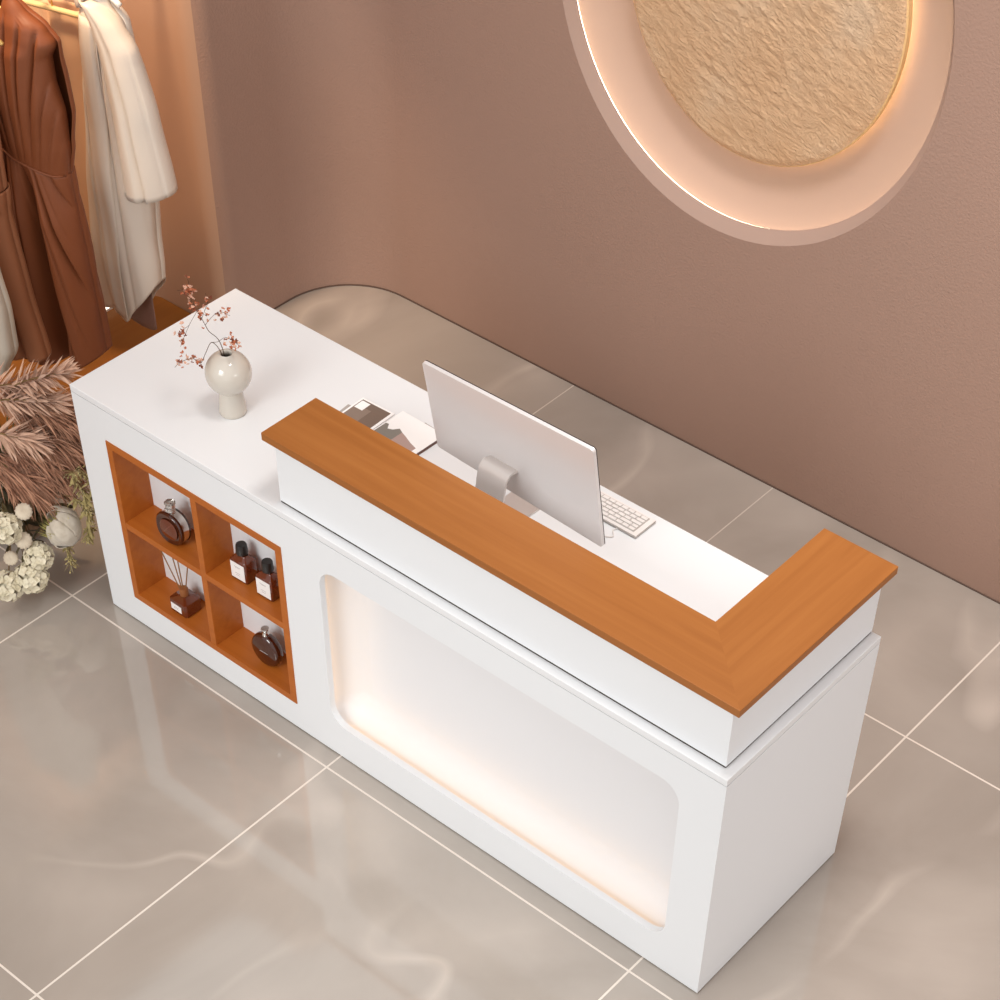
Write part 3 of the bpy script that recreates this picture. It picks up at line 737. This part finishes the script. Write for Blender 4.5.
# ------------------------------------------------------------------ dried flower arrangement on the floor
def blade(bm, p0, d, ln, w, sag=.3, n=5, side=None, curl=0):
    d = Vector(d).normalized(); side = side or d.cross(Vector((rnd.uniform(-1, 1), rnd.uniform(-1, 1), rnd.uniform(-1, 1)))).normalized()
    prev = None; p = Vector(p0); dd = d.copy()
    for k in range(n+1):
        t = k/n; ww = w*(math.sin(math.pi*min(1, .12+t*.88))**.8)
        nn = dd.cross(side).normalized()*ww*.35
        cur = [bm.verts.new(p-side*ww), bm.verts.new(p+nn), bm.verts.new(p+side*ww)]
        if prev:
            bm.faces.new((prev[0], prev[1], cur[1], cur[0])); bm.faces.new((prev[1], prev[2], cur[2], cur[1]))
        prev = cur
        dd = (dd+Vector((0, 0, -sag/n))+side*curl/n).normalized(); p = p+dd*ln/n
BASE = Vector((-.40, .06, .20))
def stem(t, pts, r=.003):
    bm = bmesh.new(); tube(bm, smooth_path(pts, 5), r, 6, r*.7); link('stem', bm, M['stem'], t)
planter = thing('planter', 'round wicker planter of dried flowers left of the desk', 'planter', (-.47, .04, 0))
bm = bmesh.new(); lathe(bm, [(0, 0), (.085, 0), (.10, .02), (.115, .10), (.12, .18), (.118, .185), (.108, .18), (.10, .10), (.085, .03), (0, .03)], 48); link('pot', bm, M['basket'], planter, True)
bm = bmesh.new(); lathe(bm, [(0, .15), (.107, .155)], 40); link('soil', bm, M['foliage'], planter)
PB = Vector((-.47, .04, .155))
G_ = 'spiky dried palm plumes'
# camera-facing basis is only used here to lay plumes roughly in a vertical fan along the desk end
FR = Vector((.773, .634, 0))
def spiky(label, tip0, dirs, ln, n, w=.0042):
    """leafy dried plume: a stem carrying narrow leaves that point along and away from it"""
    t = thing('dried_plume', label, 'dried plume', PB, 0, G_)
    root = Vector((0, 0, 0)); s0 = Vector(tip0)-PB; d = Vector(dirs).normalized(); s1 = s0+d*ln
    mid = root.lerp(s0, .55)+Vector((0, 0, .06))
    stem(t, [root+(s0-root)*.02, mid, s0, s1], .0028)
    bm = bmesh.new()
    for k in range(n):
        f = (k/n)**.9; p = s0.lerp(s1, f)
        side = d.orthogonal().normalized(); side.rotate(Matrix.Rotation(k*2.4+rnd.uniform(-.3, .3), 3, d))
        spread = .95-.55*f+rnd.uniform(-.15, .15)
        blade(bm, p, d*(1-spread*.45)+side*spread, rnd.uniform(.06, .10)*(1-.2*f), w*rnd.uniform(.5, .85), .25, 6, None, rnd.uniform(-.35, .35))
    for k in range(4): blade(bm, s1, d+Vector((rnd.uniform(-.3, .3), rnd.uniform(-.3, .3), rnd.uniform(-.2, .3))), .06, w, .1)
    link('leaves', bm, M['spike'], t); return t
UP = Vector((0, 0, 1))
spiky('spiky dusty rose plume with its tip just left of the desk corner', (-.245, .0, .63), FR*.9+UP*.3, .13, 85, .0056)
spiky('spiky dusty rose plume lying under the topmost one, left of the desk corner', (-.29, -.04, .58), FR*.95+UP*.02, .15, 95, .0056)
spiky('spiky dusty rose plume drooping at the photo\'s left edge, above the soft pampas', (-.27, -.075, .505), FR*.9-UP*.22, .10, 91, .0054)
spiky('spiky dusty rose plume at the photo\'s left edge under the oatmeal dress', (-.33, -.04, .60), FR*.9+UP*.12, .13, 85, .0054)
def pampas(label, p0, d, ln, n, hl, spread, sag):
    t = thing('pampas_plume', label, 'pampas plume', PB, 0, 'soft tan pampas plumes')
    s0 = Vector(p0)-PB; d = Vector(d).normalized(); s1 = s0+d*ln
    stem(t, [Vector((0, 0, 0)), s0*.5+Vector((0, 0, .05)), s0, s1], .003)
    bm = bmesh.new()
    for k in range(n):
        f = rnd.random(); p = s0.lerp(s1, f)+Vector((rnd.gauss(0, .012), rnd.gauss(0, .012), rnd.gauss(0, .012)))
        v = Vector((rnd.gauss(0, 1), rnd.gauss(0, 1), rnd.gauss(0, 1))); v = (v-d*v.dot(d)).normalized()
        blade(bm, p, d+v*spread*rnd.uniform(.4, 1.2), hl*rnd.uniform(.6, 1.15), rnd.uniform(.0013, .0034), sag, 6, None, rnd.uniform(-.5, .5))
    link('feather', bm, M['pampas'], t); return t
pampas('soft tan pampas plume pressed against the white desk end, uppermost', (-.27, .03, .54), FR-UP*.2, .16, 620, .13, .6, .8)
pampas('soft tan pampas plume right of the drooping spiky one, beside the desk end', (-.25, .0, .475), FR-UP*.5, .14, 620, .13, .6, .8)
pampas('soft tan pampas plume drooping over the big grey white bloom', (-.28, -.04, .44), FR*.9-UP*.6, .14, 620, .13, .6, .8)
pampas('soft tan pampas plume furthest left, behind the spiky plumes', (-.34, .0, .52), FR-UP*.1, .14, 620, .13, .7, .6)
pampas('soft tan pampas plume lowest at the photo\'s left edge', (-.285, -.09, .42), FR*.8-UP*.7, .10, 560, .13, .6, .7)
def petal(bm, c, n, up, w, h, cup=.3, m=5):
    """cupped rounded petal rooted at c, face normal n, growing along up"""
    n = Vector(n).normalized(); up = Vector(up); up = (up-n*up.dot(n)).normalized(); s = up.cross(n)
    grid = []
    for j in range(m+1):
        t = j/m; row = []
        ww = w*math.sin(math.pi*(.12+.76*t))**.6*(1.0 if t < .99 else .8)
        for i in range(m+1):
            q = -1+2*i/m
            row.append(bm.verts.new(Vector(c)+up*h*t*(1-.12*q*q)+s*ww*q+n*(cup*h*(t*t*.8)+cup*w*.8*q*q+rnd.uniform(-.03, .03)*h)))
        grid.append(row)
    for j in range(m):
        for i in range(m): bm.faces.new((grid[j][i], grid[j][i+1], grid[j+1][i+1], grid[j+1][i]))
TOC = Vector((.56, -.36, .55)).normalized()     # the blooms open towards the room
def bloom(label, p, r, n, seed, ax=TOC, mkey='bloom'):
    rnd.seed(seed); t = thing('hydrangea', label, 'flower', PB, 0, 'cream hydrangea heads'); c = Vector(p)-PB; ax = Vector(ax).normalized()
    stem(t, [Vector((0, 0, 0)), c*.5+Vector((0, 0, -.02)), c-ax*r*.5], .0025)
    bm = bmesh.new()
    bmesh.ops.create_icosphere(bm, subdivisions=2, radius=r*.72, matrix=Matrix.Translation(c))
    for k in range(n):
        z = 1-1.35*(k+.5)/n; a = k*2.39996; q = math.sqrt(max(0, 1-z*z)); v = Vector((q*math.cos(a), q*math.sin(a), z)); v.rotate(Vector((0, 0, 1)).rotation_difference(ax))
        o_ = v.orthogonal().normalized(); fr_ = r*rnd.uniform(.34, .44); b0 = rnd.uniform(0, 6)
        for e in range(4):
            dd = o_.copy(); dd.rotate(Matrix.Rotation(b0+e*math.pi/2, 3, v))
            petal(bm, c+v*r*rnd.uniform(.82, .95), v+dd*.12, dd, fr_*.55, fr_, .22, 3)
    link('flower_head', bm, M[mkey], t, True); return t
bloom('largest cream flower head, lowest beside the floor joint', (-.152, -.145, .110), .047, 26, 1)
bloom('cream flower head just above the lowest large one, below the button flower', (-.148, -.110, .165), .041, 24, 2)
bloom('cream flower head at the photo\'s left edge beside the button flowers', (-.205, -.155, .262), .045, 24, 3)
bloom('cream flower head at the photo\'s lower left edge above the tiles', (-.190, -.20, .092), .044, 24, 4)
def button(label, p, r, seed):
    rnd.seed(seed); t = thing('button_flower', label, 'flower', PB, 0, 'beige button flowers'); c = Vector(p)-PB
    stem(t, [Vector((0, 0, 0)), c*.5, c-TOC*.004], .002)
    bm = bmesh.new(); ex = TOC.orthogonal().normalized(); ey = TOC.cross(ex); lps = []
    for f, h in ((1, -.25), (1.02, 0), (.9, .22), (.6, .34), (.25, .36), (.05, .3)):
        lps.append([c+TOC*r*h+(ex*math.cos(a)+ey*math.sin(a))*r*f*(1+.05*math.cos(14*a)) for a in [2*math.pi*i/56 for i in range(56)]])
    rings = skin(bm, lps); bm.faces.new(rings[0]); bm.faces.new(rings[-1]); link('flower_head', bm, M['disc'], t, True)
button('beige button flower highest, left of the big grey white bloom', (-.178, -.105, .305), .023, 5)
button('beige button flower in the middle, above the large cream heads', (-.172, -.13, .222), .023, 6)
button('beige button flower lowest, at the left edge between cream heads', (-.20, -.165, .165), .020, 7)
# big grey white bud with a yellow green heart
rnd.seed(21)
pt = thing('protea', 'big grey white bloom with yellow green heart, beside the desk end', 'flower', PB); c = Vector((-.122, -.035, .235))-PB
ax = Vector((-.25, -.35, .75)).normalized()
stem(pt, [Vector((0, 0, 0)), c*.5, c-ax*.05], .004)
bm = bmesh.new(); ex = ax.orthogonal().normalized(); ey = ax.cross(ex)
for ring_, n_, rad, hh, lean in ((0, 7, .014, .095, .10), (1, 8, .019, .105, .22)):
    for k in range(n_):
        a = 2*math.pi*(k+.5*ring_)/n_; dd = ex*math.cos(a)+ey*math.sin(a)
        if ring_ == 1 and dd.dot(Vector((-.6, -.5, 0))) > .15: continue
        if ring_ == 0 and dd.dot(Vector((-.6, -.5, 0))) > .62: continue
        if ring_ == 0 and dd.dot(Vector((-.6, -.5, 0))) > .55: hh_ = hh*.6
        else: hh_ = hh
        m = 8; grid = []
        for j in range(m+1):
            t = j/m; row = []; out_ = rad+.036*math.sin(math.pi*min(1, .08+t*.80))*(1+.1*ring_)
            ww = (.9/n_*6.28)*.032*math.sin(math.pi*(.15+.72*t))**.7*(1 if t < .9 else .65)
            sd = ax.cross(dd)
            for i in range(m+1):
                q = -1+2*i/m; row.append(bm.verts.new(c+ax*(hh_*t-.05)+dd*out_*(1-.10*q*q)+sd*ww*q+Vector((rnd.uniform(-1, 1),)*3)*.0008))
            grid.append(row)
        for j in range(m):
            for i in range(m): bm.faces.new((grid[j][i], grid[j][i+1], grid[j+1][i+1], grid[j+1][i]))
o = link('petals', bm, M['protea'], pt, True); md = o.modifiers.new('thickness', 'SOLIDIFY'); md.thickness = .0016
bm = bmesh.new()
for k in range(150):
    a = rnd.uniform(0, 6.28); q = rnd.random()**.5*.026; d_ = ax+(ex*math.cos(a)+ey*math.sin(a))*q*18
    blade(bm, c-ax*.03+(ex*math.cos(a)+ey*math.sin(a))*q, d_, rnd.uniform(.055, .085), .0017, .05, 3)
link('stamens', bm, M['stamen'], pt)
def sprig(label, pts, n, seed):
    rnd.seed(seed); t = thing('seed_sprig', label, 'sprig', PB, 0, 'olive seed sprigs'); P = [Vector(p)-PB for p in pts]; path = smooth_path([Vector((0, 0, 0))]+P, 6)
    bm = bmesh.new(); tube(bm, path, .0022, 6, .001); link('stem', bm, M['stem'], t)
    bm = bmesh.new(); tail = path[-(len(P)-1)*6:]
    for k in range(n):
        s = rnd.random()*(len(tail)-1); i = int(s); p = tail[i].lerp(tail[min(i+1, len(tail)-1)], s-i)
        d_ = (tail[-1]-tail[0]).normalized()+Vector((rnd.gauss(0, .6), rnd.gauss(0, .6), rnd.gauss(0, .6))); d_.normalize(); ln = rnd.uniform(.012, .022)
        tube(bm, [p, p+d_*ln*.5, p+d_*ln], .0009, 5); e = p+d_*ln
        lathe(bm, [(0, -.004), (.0022, -.002), (.0027, .001), (.0015, .004), (0, .005)], 7, e, d_)
    for k in range(n//3):
        s = rnd.random()*(len(tail)-1); i = int(s); blade(bm, tail[i], (tail[-1]-tail[0]).normalized()+Vector((rnd.gauss(0, .7), rnd.gauss(0, .7), rnd.gauss(0, .4))), .035, .005, .3)
    link('seeds', bm, M['sprig'], t, True)
sprig('olive seed sprig highest, touching the white desk end', [(-.16, .03, .36), (-.115, .045, .39), (-.080, .06, .37), (-.065, .055, .33)], 60, 31)
sprig('olive seed sprig drooping by the desk edge right of the grey white bloom', [(-.15, .02, .30), (-.10, .035, .285), (-.078, .025, .24), (-.072, .01, .20)], 70, 32)
sprig('olive seed sprig lowest, dangling over the floor tiles', [(-.16, -.02, .20), (-.12, -.03, .175), (-.10, -.04, .15), (-.095, -.05, .12)], 40, 33)
sprig('olive seed sprig behind the grey white bloom, between pampas and desk edge', [(-.15, .03, .38), (-.11, .04, .35), (-.085, .035, .31), (-.075, .03, .27)], 70, 34)
# dark leaves filling the middle of the bunch
rnd.seed(44)
fo = thing('foliage', 'dark olive leaves behind the cream flowers', 'leaves', PB)
bm = bmesh.new(); sb = bmesh.new()
for k in range(60):
    e = Vector((-.275+rnd.uniform(-.07, .06), -.03+rnd.uniform(-.10, .12), .08+rnd.random()*.40))-PB; path = smooth_path([Vector((0, 0, 0)), e*.5+Vector((0, 0, .04)), e], 5)
    tube(sb, path, .002, 5, .001)
    for j in range(9):
        blade(bm, path[3+j % 7], Vector((.5, -.3, rnd.uniform(-.5, .5)))+Vector((rnd.gauss(0, .6), rnd.gauss(0, .6), rnd.gauss(0, .5))), rnd.uniform(.04, .075), .009, .5)
link('leaf_mass', bm, M['foliage'], fo); link('stem', sb, M['stem'], fo)

# floor light in the alcove
fl = thing('floor_light', 'short white light strip on the alcove floor behind the hanging clothes', 'light strip', (-1.12, .7, .006))
bx('housing', (-.012, .08, 0), (.012, .29, .008), M['hangerwhite'], fl, .001)
bx('diffuser', (-.009, .082, .008), (.009, .288, .011), M['led_floor'], fl, 0)

# ------------------------------------------------------------------ light
def area(name, loc, target, size, power, c, sy=None, spread=180):
    l = bpy.data.lights.new(name, 'AREA'); l.energy = power; l.color = c; l.size = size; l.spread = R(spread)
    if sy: l.shape = 'RECTANGLE'; l.size_y = sy
    o = bpy.data.objects.new(name, l); col.objects.link(o); o.location = loc
    o.rotation_euler = (Vector(target)-Vector(loc)).to_track_quat('-Z', 'Y').to_euler(); return o
area('added_front_key', (1.3, -5.4, 4.0), (.9, -.7, 0), 2.4, 24, (.98, 1, 1), spread=62)  # unseen key lamp added to brighten the desk front
area('added_wall_fill', (1.75, .35, 4.6), (2.2, 1.65, .6), .8, 27, (1, .96, .93), spread=90)  # unseen lamp added to lift the right part of the back wall
area('added_side_fill', (6.2, -.4, 1.9), (2.0, .3, .35), 1.2, 2.6, (1, .95, .93), spread=50)  # weak unseen fill added to lighten the desk's right end
s = bpy.data.lights.new('alcove_spot', 'SPOT'); s.energy = 135; s.color = (1, .72, .46); s.spot_size = R(64); s.spot_blend = .8; s.shadow_soft_size = .12
o = bpy.data.objects.new('alcove_spot', s); col.objects.link(o); o.location = (-.80, .35, 2.6); o.rotation_euler = (Vector((-.95, .75, .6))-o.location).to_track_quat('-Z', 'Y').to_euler()
w = bpy.data.worlds.new('World'); sc.world = w; w.use_nodes = True
bg = w.node_tree.nodes['Background']; bg.inputs[0].default_value = (1, .98, .97, 1); bg.inputs[1].default_value = .75

# ------------------------------------------------------------------ camera
cam = bpy.data.cameras.new('camera'); co = bpy.data.objects.new('camera', cam); col.objects.link(co)
yaw, pitch, roll = -.6871, .8452, .0237
fw = Vector((math.cos(pitch)*math.sin(yaw), math.cos(pitch)*math.cos(yaw), -math.sin(pitch)))
rg = Vector((math.cos(yaw), -math.sin(yaw), 0)); uv = rg.cross(fw)
r2 = rg*math.cos(roll)+uv*math.sin(roll); u2 = -rg*math.sin(roll)+uv*math.cos(roll)
mt = Matrix((r2, u2, -fw)).transposed().to_4x4(); mt.translation = Vector((3.3975, -2.2781, 3.5883)); co.matrix_world = mt
cam.sensor_width = 36; cam.lens = 67.025; cam.shift_x = -.02508; cam.shift_y = .30766; cam.clip_start = .05
sc.camera = co
vs = sc.view_settings; vs.view_transform = 'Standard'; vs.look = 'None'; vs.exposure = .18; vs.gamma = 1; vs.use_curve_mapping = False
